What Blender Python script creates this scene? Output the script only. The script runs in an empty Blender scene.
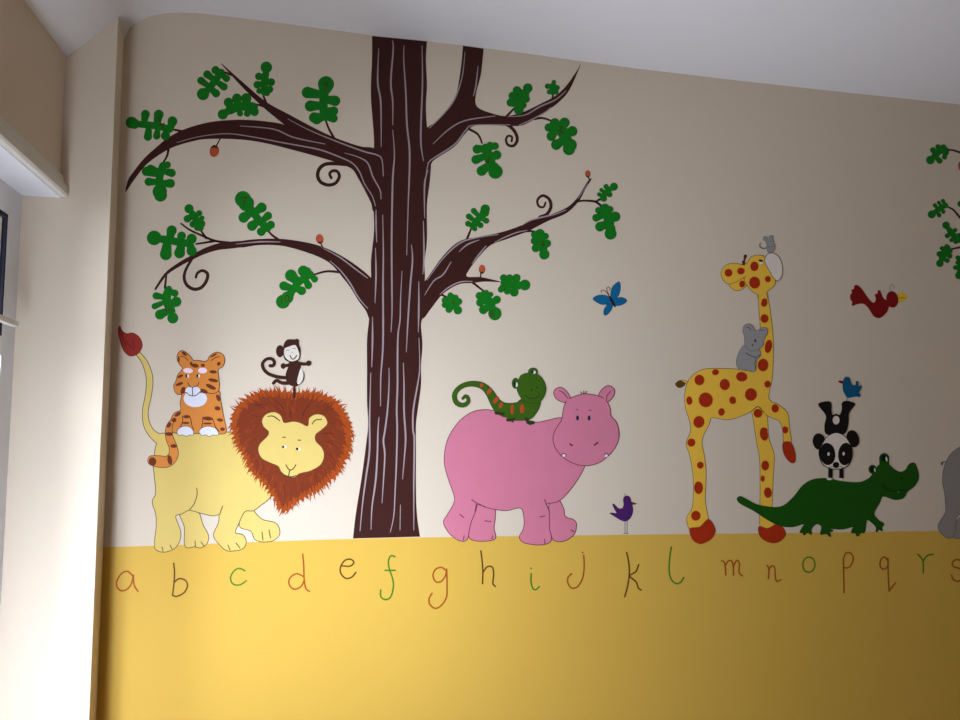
import bpy, math, random
from mathutils import Vector, Matrix
from mathutils.geometry import tessellate_polygon, delaunay_2d_cdt
random.seed(4)
scene = bpy.context.scene
COL = scene.collection

# ------------------------------------------------------------------ camera
F = 915.0
YAW, PITCH = math.radians(14.8), math.radians(6.5)
CAM = Vector((0.0, -2.53, 1.206))
fwd = Vector((math.sin(YAW)*math.cos(PITCH), math.cos(YAW)*math.cos(PITCH), math.sin(PITCH)))
right = Vector((math.cos(YAW), -math.sin(YAW), 0))
up = right.cross(fwd)
ROLL = 0.0055
right, up = right*math.cos(ROLL)-up*math.sin(ROLL), up*math.cos(ROLL)+right*math.sin(ROLL)
cd = bpy.data.cameras.new('camera'); cam = bpy.data.objects.new('camera', cd); COL.objects.link(cam)
R3 = Matrix((right, up, -fwd)).transposed()
cam.matrix_world = Matrix.Translation(CAM) @ R3.to_4x4()
cd.sensor_width = 36; cd.lens = 36*F/960; cd.clip_start = 0.02
scene.camera = cam

def ray(px, py): return right*((px-480)/F) + up*(-(py-360)/F) + fwd
def on_plane(px, py, p0, n):
    d = ray(px, py); t = (p0-CAM).dot(n)/d.dot(n); return CAM + d*t
def W(px, py, y=0.0):          # point of the mural wall (x, z)
    p = on_plane(px, py, Vector((0, y, 0)), Vector((0, 1, 0))); return p

# --------------------------------------------------------------- materials
MATS = {}
def paint(name, rgb, rough=0.6, var=0.06, scale=14, bump=0.02, spec=0.14):
    if name in MATS: return MATS[name]
    m = bpy.data.materials.new(name); m.use_nodes = True; nt = m.node_tree; b = nt.nodes['Principled BSDF']
    tc = nt.nodes.new('ShaderNodeTexCoord'); nz = nt.nodes.new('ShaderNodeTexNoise'); nz.inputs['Scale'].default_value = scale
    nz.inputs['Detail'].default_value = 4
    nt.links.new(tc.outputs['Object'], nz.inputs['Vector'])
    mx = nt.nodes.new('ShaderNodeMix'); mx.data_type = 'RGBA'
    mx.inputs['A'].default_value = tuple(c*(1-var) for c in rgb)+(1,)
    mx.inputs['B'].default_value = tuple(min(1, c*(1+var)) for c in rgb)+(1,)
    nt.links.new(nz.outputs['Fac'], mx.inputs['Factor']); nt.links.new(mx.outputs['Result'], b.inputs['Base Color'])
    b.inputs['Roughness'].default_value = rough; b.inputs['Specular IOR Level'].default_value = spec
    if bump:
        n2 = nt.nodes.new('ShaderNodeTexNoise'); n2.inputs['Scale'].default_value = 160; nt.links.new(tc.outputs['Object'], n2.inputs['Vector'])
        bp = nt.nodes.new('ShaderNodeBump'); bp.inputs['Strength'].default_value = bump; bp.inputs['Distance'].default_value = 0.01
        nt.links.new(n2.outputs['Fac'], bp.inputs['Height']); nt.links.new(bp.outputs['Normal'], b.inputs['Normal'])
    MATS[name] = m; return m
def srgb(r, g, b):
    f = lambda c: (c/255/12.92) if c/255 <= 0.04045 else ((c/255+0.055)/1.055)**2.4
    return (f(r), f(g), f(b))
def P(name, *rgb, **k): return paint(name, srgb(*rgb), **k)
cream = P('cream_wall_paint', 215, 198, 173, var=0.012, scale=3)
yellow = P('yellow_wall_paint', 213, 171, 72, var=0.02, scale=3)
white = P('white_wall_paint', 220, 208, 190, var=0.01, scale=3)
ceilm = P('ceiling_paint', 212, 207, 202, var=0.01, scale=3)
gloss = P('white_gloss_paint', 214, 207, 194, rough=0.35, bump=0)
upvc = P('white_window_plastic', 226, 226, 228, rough=0.3, bump=0)
rubber = P('black_rubber', 20, 20, 28, bump=0)
metal = P('pale_handle', 205, 200, 190, rough=0.35, bump=0)
carpet = P('beige_carpet', 132, 104, 76, rough=0.95, var=0.15, scale=60)
bark = P('dark_brown_paint', 60, 28, 22)
barkl = P('lilac_grey_paint', 164, 144, 142)
leafg = P('leaf_green_paint', 14, 116, 22, var=0.18, scale=40)
leafd = P('dark_green_paint', 14, 80, 20)
mark = P('leaf_mark_paint', 62, 48, 14)
acornm = P('acorn_orange_paint', 188, 84, 44)
lionb = P('pale_yellow_paint', 216, 188, 104)
lined = P('dark_line_paint', 52, 38, 30)
olive = P('olive_line_paint', 66, 56, 36)
maneo = P('orange_red_paint', 160, 68, 16, var=0.2, scale=50)
maner = P('rust_paint', 120, 48, 20, var=0.12, scale=30)
maneo2 = P('warm_rust_paint', 140, 56, 20)
maned = P('deep_rust_paint', 88, 32, 16)
tuftm = P('brick_red_paint', 150, 44, 34)
whitep = P('white_paint', 224, 222, 226)
blackp = P('black_paint', 22, 16, 16)
tigero = P('tiger_orange_paint', 214, 132, 56)
tigers = P('tiger_stripe_paint', 112, 50, 22)
pinkw = P('pinkish_white_paint', 240, 214, 220)
monk = P('monkey_brown_paint', 62, 32, 22)
pink = P('pink_paint', 206, 120, 138)
mauve = P('mauve_line_paint', 96, 42, 60)
lizg = P('lizard_green_paint', 56, 92, 14)
lizd = P('lizard_line_paint', 44, 56, 22)
lizr = P('lizard_red_paint', 180, 66, 34)
blue = P('butterfly_blue_paint', 10, 98, 138, var=0.2, scale=40)
navy = P('navy_paint', 24, 30, 60)
purple = P('purple_paint', 74, 30, 92)
greyl = P('grey_line_paint', 130, 128, 124)
gold = P('giraffe_yellow_paint', 238, 188, 64)
spotr = P('giraffe_spot_paint', 172, 46, 14)
earw = P('ear_white_paint', 228, 212, 194)
koag = P('koala_grey_paint', 152, 148, 142)
koal = P('koala_line_paint', 84, 84, 88)
redb = P('crimson_paint', 128, 12, 14)
beakd = P('brown_beak_paint', 96, 50, 40)
beaky = P('yellow_beak_paint', 236, 190, 50)
tealb = P('blue_bird_paint', 8, 86, 120)
crocg = P('crocodile_green_paint', 22, 80, 8)
crocd = P('crocodile_line_paint', 10, 44, 6)
elep = P('elephant_grey_paint', 146, 138, 130)
l_or = P('letter_orange_paint', 164, 82, 22)
l_br = P('letter_brown_paint', 100, 66, 18)
l_gr = P('letter_green_paint', 62, 124, 22)
glass = bpy.data.materials.new('window_glass'); glass.use_nodes = True
_nt = glass.node_tree; _o = _nt.nodes['Material Output']; _tr = _nt.nodes.new('ShaderNodeBsdfTransparent'); _gl = _nt.nodes.new('ShaderNodeBsdfGlossy')
_gl.inputs['Roughness'].default_value = 0.02; _mx = _nt.nodes.new('ShaderNodeMixShader'); _fr = _nt.nodes.new('ShaderNodeFresnel')
_nt.links.new(_fr.outputs[0], _mx.inputs[0]); _nt.links.new(_tr.outputs[0], _mx.inputs[1]); _nt.links.new(_gl.outputs[0], _mx.inputs[2]); _nt.links.new(_mx.outputs[0], _o.inputs['Surface'])

# ----------------------------------------------------------- 2D path tools
def T(x0, y0, s, pts):          # offset + scale a list of traced points
    return [tuple([x0+p[0]/s, y0+p[1]/s]+[v/s for v in p[2:]]) for p in pts]
def smooth(pts, closed=True, n=5):
    out = []; N = len(pts)
    if N < 3: return list(pts)
    rng = range(N) if closed else range(N-1)
    for i in rng:
        g = (lambda k: pts[k % N]) if closed else (lambda k: pts[max(0, min(N-1, k))])
        a, b, c, d = g(i-1), g(i), g(i+1), g(i+2)
        for j in range(n):
            t = j/n
            out.append(tuple(0.5*((2*b[k])+(-a[k]+c[k])*t+(2*a[k]-5*b[k]+4*c[k]-d[k])*t*t+(-a[k]+3*b[k]-3*c[k]+d[k])*t**3) for k in range(len(b))))
    if not closed: out.append(tuple(pts[-1]))
    return out
def ell(cx, cy, rx, ry=None, ang=0, n=20):
    ry = ry or rx; a = math.radians(ang); o = []
    for i in range(n):
        t = 2*math.pi*i/n; x, y = rx*math.cos(t), ry*math.sin(t)
        o.append((cx+x*math.cos(a)-y*math.sin(a), cy+x*math.sin(a)+y*math.cos(a)))
    return o
def band(pts, ws, closed=False):
    N = len(pts); L = []; Rr = []
    for i in range(N):
        p = pts[i]; a = pts[(i-1) % N] if (closed or i > 0) else p; b = pts[(i+1) % N] if (closed or i < N-1) else p
        dx, dy = b[0]-a[0], b[1]-a[1]; l = math.hypot(dx, dy) or 1; nx, ny = -dy/l, dx/l; w = ws[i]/2
        L.append((p[0]+nx*w, p[1]+ny*w)); Rr.append((p[0]-nx*w, p[1]-ny*w))
    q = [[L[i], L[i+1], Rr[i+1], Rr[i]] for i in range(N-1)]
    if closed: q.append([L[-1], L[0], Rr[0], Rr[-1]])
    return q
# a "shape" is ('poly', pts) or ('line', pts, widths, closed)
def poly(pts, sm=True, n=5): return ('poly', smooth(pts, True, n) if sm else list(pts))
def line(pts, w, closed=False, n=5, sm=True):
    if isinstance(w, (int, float)): w = [w]*len(pts)
    if len(w) != len(pts):
        m = len(w)-1; w = [w[min(m-1, int(i/(len(pts)-1)*m))]*(1-(i/(len(pts)-1)*m-min(m-1, int(i/(len(pts)-1)*m)))) + w[min(m-1, int(i/(len(pts)-1)*m))+1]*(i/(len(pts)-1)*m-min(m-1, int(i/(len(pts)-1)*m))) for i in range(len(pts))]
    p3 = [(p[0], p[1], ww) for p, ww in zip(pts, w)]
    if sm: p3 = smooth(p3, closed, n)
    return ('line', [(p[0], p[1]) for p in p3], [p[2] for p in p3], closed)
def grow(sh, d):                 # the same shape with a rim of width d
    if sh[0] == 'poly':
        return [sh, ('line', sh[1], [2*d]*len(sh[1]), True)]
    return [('line', sh[1], [w+2*d for w in sh[2]], sh[3])]

class Part:
    """flat coat of paint on the mural wall: several colours, each laid over the last"""
    def __init__(s, name, root, base, label=None, under=None):
        s.under = under; s.name, s.root, s.base, s.k = name, root, base, 0; s.v = []; s.f = []; s.mi = []; s.mats = []; s.label = label
    def _add(s, polys, mat):     # the union of the polygons as one clean sheet
        if mat not in s.mats: s.mats.append(mat)
        mi = s.mats.index(mat); y = -(s.base + s.k*0.00012)*0.28
        vs = []; fs = []
        for pl in polys:
            i0 = len(vs); vs += [Vector((p[0], p[1])) for p in pl]
            ar = sum(pl[i][0]*pl[(i+1) % len(pl)][1]-pl[(i+1) % len(pl)][0]*pl[i][1] for i in range(len(pl)))
            idx = list(range(i0, i0+len(pl))); fs.append(idx if ar > 0 else idx[::-1])
        ov, oe, of, _, _, orf = delaunay_2d_cdt(vs, [], fs, 1, 1e-4)
        i0 = len(s.v); s.v += [W(p.x, p.y, y) for p in ov]
        for f, src in zip(of, orf):
            if src: s.f.append([i0+j for j in f]); s.mi.append(mi)
    def lay(s, mat, *shapes):    # one coat
        q = []
        for sh in shapes:
            if sh[0] == 'poly': q.append(sh[1]); continue
            q += band(sh[1], sh[2], sh[3])
            if not sh[3]:
                for k in (0, -1):
                    if sh[2][k] > 0.3: q.append(ell(sh[1][k][0], sh[1][k][1], sh[2][k]/2, n=10))
            for k in range(1, len(sh[1])-1):
                if sh[2][k] > 2.2: q.append(ell(sh[1][k][0], sh[1][k][1], sh[2][k]/2*0.99, n=10))
        s._add(q, mat); s.k += 1; return s
    def outlined(s, fillm, linem, d, *shapes):
        s.lay(linem, *[g for sh in shapes for g in grow(sh, d)]); s.lay(fillm, *shapes); return s
    def done(s):
        me = bpy.data.meshes.new(s.name); o = bpy.data.objects.new(s.name, me)
        off = s.root.location if s.root else Vector((0, 0, 0))
        if s.root is None:
            xs = [p.x for p in s.v]; zs = [p.z for p in s.v]; off = Vector(((min(xs)+max(xs))/2, 0, min(zs)))
            o.location = off
        else: pass
        vs = [(p.x-off.x, p.y-off.y, p.z-off.z) for p in s.v]
        # faces look into the room
        fs = []
        for f in s.f:
            a, b, c = Vector(vs[f[0]]), Vector(vs[f[1]]), Vector(vs[f[2]])
            fs.append(f if (b-a).cross(c-a).y < 0 else f[::-1])
        me.from_pydata(vs, [], fs)
        for m in s.mats: me.materials.append(m)
        for p, mi in zip(me.polygons, s.mi): p.material_index = mi
        COL.objects.link(o)
        if s.root:
            o.parent = s.under or s.root
        if s.label: o['label'] = s.label
        return o
def tag(o, label, cat, group=None):
    o['label'] = label; o['category'] = cat
    if group: o['group'] = group
    return o
def thing(name, px, py, label, cat, group=None):
    o = bpy.data.objects.new(name, None); COL.objects.link(o); p = W(px, py); o.location = (p.x, 0, p.z)
    o.empty_display_size = 0.05
    bpy.context.view_layer.update()
    return tag(o, label, cat, group)

# ---------------------------------------------------------------- the room
def mesh(name, vs, fs, mat, parent=None, kind='structure'):
    me = bpy.data.meshes.new(name); me.from_pydata([tuple(v) for v in vs], [], fs)
    mm = mat if isinstance(mat, list) else [mat]
    for m in mm: me.materials.append(m)
    o = bpy.data.objects.new(name, me); COL.objects.link(o)
    if parent: o.parent = parent
    elif kind: o['kind'] = kind
    return o
def box_vf(vs, fs, c, ax, ay, az):      # box at corner c with edge vectors
    i = len(vs); c = Vector(c); ax, ay, az = Vector(ax), Vector(ay), Vector(az)
    vs += [c, c+ax, c+ax+ay, c+ay, c+az, c+ax+az, c+ax+ay+az, c+ay+az]
    fs += [[i+a for a in q] for q in ([0, 3, 2, 1], [4, 5, 6, 7], [0, 1, 5, 4], [1, 2, 6, 5], [2, 3, 7, 6], [3, 0, 4, 7])]

D = 0.125                                # depth of the return beside the window
XR, YB = 4.3, -4.3
topm = [(119.5, 35.5), (124, 32.5), (130, 28.5), (136, 23.5), (143, 19.5), (151, 16.2), (160, 14.2), (172, 12.8), (186, 12.6), (200, 13.4), (250, 19), (310, 27), (372, 35.3), (430, 41.3), (480, 47.5), (530, 54), (580, 61), (640, 69), (720, 78.5), (800, 87.5), (960, 104.5)]
M = [W(x, y) for x, y in topm]
X0 = M[0].x
ptop = [W(66, 57, -D), W(90, 40, -D), W(112.5, 22.5, -D)]
PX = W(101, 430, -D).x                 # edge of the return
zR = sum(p.z for p in M[10:])/len(M[10:])
prof = [(p.x, p.z) for p in ptop[:-1]] + [(PX, (ptop[-1].z+M[1].z)/2)] + [(p.x, p.z) for p in M[2:10]] + [(p.x, p.z*0.5+zR*0.5 if False else p.z) for p in M[10:]] + [(XR, M[-1].z)]
XL = ptop[0].x; ZC = ptop[0].z
# ceiling: one profile carried towards the camera, flat soffit over the window side
cp = [(-2.2, ZC)] + prof
vs = []; fs = []
for (x, z) in cp: vs += [(x, 0.02, z), (x, YB, z)]
for i in range(len(cp)-1): fs.append([2*i, 2*i+1, 2*i+3, 2*i+2])
ceiling = mesh('ceiling', vs, fs, ceilm)
for p in ceiling.data.polygons: p.use_smooth = True
# mural wall, cream above and yellow below the painted line
dado = [(60, 549), (103, 547.3), (130, 546.5), (160, 545.5), (210, 543.7), (260, 541.8), (330, 539.5), (400, 537.7), (480, 536.6), (560, 535.6), (640, 534.6), (760, 533.4), (840, 532.3), (915, 531.2), (960, 530.6)]
dm = [W(x, y) for x, y in dado]
dl = [(p.x, p.z) for p in dm if p.x > PX] ; dl = [(PX, dm[1].z)] + dl + [(XR, dm[-1].z)]
up_top = [(x, z) for x, z in prof if x >= PX-1e-6]
vs = []; fs = []; mi = []
ring = [(x, 0, z) for x, z in dl] + [(x, 0, z) for x, z in reversed(up_top)]
for t in tessellate_polygon([[Vector((x, z, 0)) for x, y, z in ring]]): fs.append(list(t)); mi.append(0)
vs += ring; n0 = len(vs)
ring2 = [(PX, 0, 0), (XR, 0, 0)] + [(x, 0, z) for x, z in reversed(dl)]
for t in tessellate_polygon([[Vector((x, z, 0)) for x, y, z in ring2]]): fs.append([n0+j for j in t]); mi.append(1)
vs += ring2
wb = mesh('wall_back', vs, fs, [cream, yellow])
for p, k in zip(wb.data.polygons, mi): p.material_index = k
# left wall axes: s runs towards the camera, o runs outwards
SPL = math.radians(7.8)
S = Vector((-math.sin(SPL), -math.cos(SPL), 0)); O = Vector((-math.cos(SPL), math.sin(SPL), 0)); C0 = Vector((XL, -D, 0))
def LW(s, o, z): return C0 + S*s + O*o + Vector((0, 0, z))
def lw_hit(px, py, o=0.0):
    p = on_plane(px, py, C0+O*o, O); d = p-C0; return d.dot(S), p.z
OW = (W(20, 235, -D)-C0).dot(O)          # window plane depth behind the wall face
zt0 = lw_hit(64, 178)[1]; zt1 = lw_hit(60, 196)[1]
HEAD = zt1; SILL = 0.12; WL = 0.72
# return beside the window (its front and narrow side)
vs = []; fs = []
xo = W(12, 420, -D).x - 0.25
front = [(xo, -D, 0), (PX, -D, 0)] + [(x, -D, z) for x, z in reversed(prof[:3])] + [(XL, -D, HEAD), (xo, -D, HEAD)]
fs.append(list(range(len(front)))); vs += front; i = len(vs)
vs += [(PX, -D, 0), (PX, 0, 0), (PX, 0, prof[2][1]+0.012), (PX, -D, prof[2][1]+0.012)]; fs.append([i, i+1, i+2, i+3])
vs += [(xo, -D, 0), (xo, 0.03, 0), (PX, 0.03, 0), (xo, -D, HEAD), (xo, 0.03, HEAD)]
mesh('wall_return', vs, fs, cream)
# left wall round the opening
vs = []; fs = []
LEN = 4.3
box_vf(vs, fs, LW(0, 0, HEAD), S*LEN, O*0.3, (0, 0, ZC-HEAD))
box_vf(vs, fs, LW(WL, 0, 0), S*(LEN-WL), O*0.3, (0, 0, HEAD))
box_vf(vs, fs, LW(-0.02, 0, 0), S*(WL+0.02), O*0.3, (0, 0, SILL))
mesh('wall_left', vs, fs, cream)
DZ = dm[-1].z
def two_tone(name, a, b):
    o = mesh(name, [(*a, 0), (*b, 0), (*b, DZ), (*a, DZ), (*b, 2.6), (*a, 2.6)], [[0, 1, 2, 3], [3, 2, 4, 5]], [yellow, cream])
    o.data.polygons[1].material_index = 1
two_tone('wall_right', (XR, 0.02), (XR, YB)); two_tone('wall_front', (-2.2, YB), (XR, YB))
mesh('floor', [(-2.2, YB, 0), (XR, YB, 0), (XR, 0.02, 0), (-2.2, 0.02, 0)], [[0, 1, 2, 3]], carpet)
vs = []; fs = []; box_vf(vs, fs, (PX+0.002, -0.018, 0), (XR-PX, 0, 0), (0, 0.018, 0), (0, 0, 0.12)); mesh('baseboard_back', vs, fs, gloss)
# moulding over the window head
zc = zt0
pr = [(0.0, zc), (-0.008, zc-0.004), (-0.009, zc-0.016), (-0.014, zc-0.022), (-0.015, zc-0.5*(zc-HEAD)), (-0.02, zc-0.62*(zc-HEAD)), (-0.021, HEAD+0.002), (-0.017, HEAD-0.004), (0.0, HEAD-0.004)]
vs = []; fs = []
for s_ in (0.001, WL+0.25): vs += [LW(s_, o_, z_) for o_, z_ in pr]
n = len(pr); fs = [[i, (i+1) % n, n+(i+1) % n, n+i] for i in range(n)] + [list(range(n)), list(range(2*n-1, n-1, -1))]
mesh('trim_1', vs, fs, gloss)
# window
# (single casement: one opening light over one fixed pane)
win = bpy.data.objects.new('window_1', None); COL.objects.link(win); win['kind'] = 'structure'
FW = 0.05
def wbox(name, parts, mat, parent):
    vs = []; fs = []
    for (s0, s1, o0, o1, z0, z1) in parts: box_vf(vs, fs, LW(s0, o0, z0), S*(s1-s0), O*(o1-o0), (0, 0, z1-z0))
    return mesh(name, vs, fs, mat, win)
sg, zg0 = lw_hit(7.5, 216, OW+0.001); _, zg1 = lw_hit(5, 333, OW+0.001); _, ztr = lw_hit(3, 356, OW)
s20, _ = lw_hit(19, 300, OW)
print('WIN', round(sg, 3), round(zg0, 3), round(zg1, 3), round(ztr, 3), 's20', round(s20, 3), 'HEAD', round(HEAD, 3), 'ZC', round(ZC, 3), 'zR', round(zR, 3), 'PX', round(PX, 3), 'XL', round(XL, 3), 'X0', round(X0, 3), M[-1].z, dm[5].z)
sj = sg; zl = ztr; a, b, c, d = sj-0.004, WL-0.06, zg1-0.01, zg0+0.004; g = 0.009
wbox('window_frame', [(-0.02, a, OW, OW+0.07, SILL, HEAD), (b, WL, OW, OW+0.07, SILL, HEAD), (a, b, OW, OW+0.07, d, HEAD), (a, b, OW, OW+0.07, SILL, SILL+0.06), (a, b, OW, OW+0.07, zl, c)], upvc, win)
wbox('window_gasket', [(a, a+g, OW+0.001, OW+0.012, c, d), (b-g, b, OW+0.001, OW+0.012, c, d), (a+g, b-g, OW+0.001, OW+0.012, c, c+g), (a+g, b-g, OW+0.001, OW+0.012, d-g, d)], rubber, win)
wbox('glass_pane', [(a+g, b-g, OW+0.006, OW+0.012, c+g, d-g)], glass, win)
wbox('glass_pane', [(a, b, OW+0.03, OW+0.036, SILL+0.06, zl)], glass, win)
sh, zh = lw_hit(6, 322, OW-0.03)
wbox('window_handle', [(sh-0.035, sh+0.12, OW-0.045, OW-0.03, zh-0.006, zh+0.006), (sh+0.07, sh+0.1, OW-0.03, OW+0.01, zh-0.02, zh+0.012)], metal, win)
# inner sill board
vs = []; fs = []; box_vf(vs, fs, LW(0, -0.03, SILL), S*WL, O*(OW+0.03), (0, 0, 0.02)); mesh('trim_2', vs, fs, gloss)
vs = []; fs = []; box_vf(vs, fs, LW(0.0, -0.004, HEAD-0.006), S*WL, O*(OW+0.004), (0, 0, 0.006)); mesh('added_soffit_board', vs, fs, upvc)  # added board under the window head, its white stands in for window light there

# --------------------------------------------------------------- the mural
BASE0 = 0.0004
def leaf(root, tf, term, mid, r, lobes, marks=None, base=0.0016, label=None):
    p = Part('leaf', root, base, label)
    mid = T(*tf, mid); term = T(*tf, term); lobes = T(*tf, lobes); r = r/tf[2]
    end = mid[0]; sh = []
    poly_mid = smooth(mid, False, 6) if len(mid) > 2 else [tuple(mid[0][k]+(mid[1][k]-mid[0][k])*t/6 for k in (0, 1)) for t in range(7)]
    sh.append(line(mid, 2*r))
    for (x, y, rr) in term: sh.append(line([end, (x, y)], [1.1*r, 2.05*rr], sm=False)); sh.append(('poly', ell(x, y, rr*1.08)))
    for (x, y, rr) in lobes:
        q = min(poly_mid, key=lambda m: math.hypot(m[0]-x, m[1]-y))
        sh.append(line([q, ((q[0]+x)/2, (q[1]+y)/2), (x, y)], [1.25*rr, 1.75*rr, 2.14*rr], sm=False)); sh.append(('poly', ell(x, y, rr*1.11, n=14)))
    d = min(0.55, 4.5/tf[2])
    inner = []
    for s_ in sh:
        if s_[0] == 'line': inner.append(('line', s_[1], [max(0.4, w-2*d) for w in s_[2]], s_[3]))
        else:
            cx = sum(q[0] for q in s_[1])/len(s_[1]); cy = sum(q[1] for q in s_[1])/len(s_[1]); rr = math.hypot(s_[1][0][0]-cx, s_[1][0][1]-cy)
            inner.append(('poly', ell(cx, cy, rr-d, n=len(s_[1]))))
    p.lay(leafd, *sh); p.lay(leafg, *inner)
    if marks: p.lay(mark, *[line(T(*tf, m), 1.0, sm=len(m) > 3) for m in marks])
    return p.done()

tree = thing('oak_tree', 387, 537, 'big painted tree, dark brown trunk, curled twigs, green leaves and acorns, behind the lion', 'tree')
trunk_shape = ('poly', smooth([(372,36),(372,60),(371,80),(371,100),(373,125),(374,147),(372,175),(373,200),(374,230),(371,260),(371,278),(369,300),(369,319),(367,340),(367,370),(367,400),(368,425),(366,445),(362,475),(358,500),(355,520),(353,538.5)], False)
 + smooth([(420,536.7),(417,515),(416,490),(416,450),(416,425),(418,408),(421,385),(421,365),(422.5,345),(421,325),(423,315),(424,290),(425,278),(424.5,262),(427,240),(427,205),(430,180),(431,155),(427,126),(426,105),(427,85),(426,60),(427,41.3)], False))
bl = [[(378.7,48.7),(377.7,82),(380.8,103),(381.2,146.7)],[(392.3,40.4),(393.3,48.7),(390.8,82),(392.7,101),(392.7,125)],[(392.7,130),(394.4,155),(392.7,180),(391.7,232),(391.7,264),(392,310),(391,332)],
[(404,45.6),(403.8,61),(405.8,92.5),(406.9,124),(409.6,151),(409.2,180),(408.3,201),(406.7,255)],[(422,45.6),(422.5,82),(421,124),(421,144.6),(423.5,161)],
[(428,170),(424.6,184.6),(424.6,218)],[(423.3,221),(424,253),(423,274)],[(411.5,245),(412.5,260),(410.4,284.6),(408,320),(406.3,352)],[(402,271),(400.6,298),(400,320),(398,335),(397.5,360),(397.5,385),(396.7,410),(397.2,430),(396.4,463),(395.2,489.4),(393.8,515.5),(390.3,532)],
[(418.8,281.5),(418.8,310),(418.3,332)],[(382.7,215),(383.3,253),(383,284.6),(383,343),(380.8,377),(380.5,406)],[(375.4,248),(376,274),(375,303)],[(376,210),(376,222),(376.7,242)],
[(372.5,317),(372.5,340),(371.7,367)],[(419,338),(419.7,368),(417.5,385),(413.3,410),(413,430),(414.3,440),(413.8,481),(413.8,507),(413.8,530)],[(389,368),(389,385),(387.5,410),(385,430),(383.4,441),(384.8,455),(383.4,481),(382,503)],
[(403.3,363),(404,385),(404,410),(405.6,437),(404.6,455),(402.5,479)],[(370.8,373),(370,402),(369.5,420),(369.5,451),(366,477),(362.6,503),(360,531)],[(379,417),(378,430),(377.3,455),(375.6,481),(372,507),(371,529.4)],[(400.4,505),(400,530)]]
pt = Part('trunk', tree, BASE0); pt.lay(bark, trunk_shape); pt.k = 5
pt.lay(barkl, *[line(b, [0.7, 1.7, 1.7, 0.7]) for b in bl]); pt.done()
def branch(pl, lines, extra=(), top=False):
    p = Part('branch', tree, BASE0+0.00006); p.lay(bark, poly(pl) if not top else ('poly', smooth(pl, False))); p.lay(bark, *extra) if extra else None; p.k = 6
    p.lay(barkl, *[line(b, [0.6, 1.5, 0.8]) for b in lines]); return p.done()
branch([(125.5,192),(128,180),(132.5,173),(144,158.5),(160,144),(170,136.5),(185,129),(207.5,122.5),(230,120),(251,120),(275,122.5),(287,125),(300,124.5),(303,122.5),(331,136),(359,146),(375,148.5),(392,160),(395,190),(388,215),(374,212),(371,203),(364.6,190),(358,178),(353,170),(346,166),(335,162),(312.5,155.3),(294,150.3),(266,143.3),(240,139.5),(207.5,139),(190,142),(172.5,147.5),(157.5,156),(145,166),(134,180)],
 [[(288,119),(308,129.5),(334,140.4),(362.5,151),(377,155),(382,160),(383.3,176)],[(344.8,153),(358,157),(367.7,163),(373,177),(380,190),(381,199)],[(177,142.5),(200,136.5),(228,133.7),(256,137.5),(279,142),(300,145.8),(320.8,150),(339.6,157),(352,163),(359.4,171.7),(364.6,184),(372,195.6),(375.5,206)],[(240,126),(273,129),(294,137.5),(325,144)]],
 [line([(221.5,63.8),(243,85),(264,104),(286,119),(305,131)], [0.8,4,6,11,14])])
branch([(240,241.5),(260,239),(283,239),(307,242.5),(323,247),(340,255),(357,266),(372,279),(384,298),(380,316),(370,319),(366,311),(358,300),(350,287),(343,278),(333,266),(323,259),(307,252.5),(283,246),(260,245),(240,247.5)],
 [[(321.7,247.5),(340,257.5),(356.7,270),(367.5,278)],[(330,261),(340,270),(350,283),(358,297),(367.7,308.5)],[(236,244),(260,241.8),(280,242)]],
 [line([(155.5,289),(166,274),(180,264),(192,257.5),(203,251.8),(217,247),(232,245),(245,243.8)], [2.2,3,4,4.5,5.5,6.5,7,6])])
branch([(463,45.6),(460,74),(454,100),(439,119),(426.5,128),(414,140),(416,165),(429,171),(433,161),(454,147),(465,134),(474,126),(495,125.3),(517.5,126),(529,122.5),(544,113),(559,102),(570,89),(581,63.5),(576,72),(566,86),(555,96),(540,104),(523,112),(506,116),(491,113),(477,106.5),(476,94),(481,74),(483.7,48.6)],
 [[(465,52),(462,77.5),(454,100),(442.5,115),(429.4,128)],[(478,66),(476,85),(473.4,96)],[(433,144),(448,130),(465,120.6),(495,116)],[(426,175),(427.5,167),(431,160),(454,145),(466,130),(474,125.2),(510,124.8)],[(508,116.5),(525,115),(540,106.6),(555,100),(566,91)],[(519,125),(529,121),(544,113),(551,107.5)]], (), True)
branch([(425,281),(443,256),(459,241.5),(477,237),(498,233),(518.5,226.5),(534.6,218.5),(550.6,214.5),(566.7,207.5),(577,198),(588,181),(591.5,179),(585,190),(579,201),(566.7,213),(548,221),(527.7,231.3),(507,239),(491,245),(479.6,256),(469,270),(467,276.5),(479.6,277),(490,279),(501,282),(485,281.6),(472.4,283),(460,284),(448,290),(440,297),(430,310),(422,319),(412,312),(413,295)],
 [[(427,280),(443,258.5),(459,243.6),(475,238),(498,234.5)],[(424.6,295),(433.7,281),(443,274.6),(451,262)],[(459,251.8),(467.5,244.5),(479,240)],[(472,263.8),(479,254.4),(486,246)],[(494.6,242.3),(505,237.2),(517.5,232.3),(527,230.5)],[(521.7,225.5),(530,220.7),(540.4,217.6),(555,214.2),(566,210)],[(440,294.5),(448,287.8),(460,282),(472.4,281.4)],[(578,198.5),(588,184)]])
def curl(pts, w): Part('tendril', tree, 0.0003).lay(bark, line(pts, w, n=8)).done()
curl(T(300,130,9.6,[(440,330),(330,322),(240,330),(185,375),(170,440),(200,500),(270,528),(340,510),(377,450),(360,400),(315,392),(285,420),(300,460)]), [3.8,3.6,3.2,2.8])
curl(T(140,230,8,[(420,225),(370,310),(353,380),(375,440),(430,473),(490,460),(532,405),(540,350),(500,325),(460,345),(447,380)]), [2.6,3.4,3.4,2.4])
curl(T(495,75,8,[(85,390),(130,420),(165,465),(178,520),(150,565),(105,560),(88,520),(105,488),(135,495),(133,530)]), [3.4,3.2,2.4,2.2])
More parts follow.
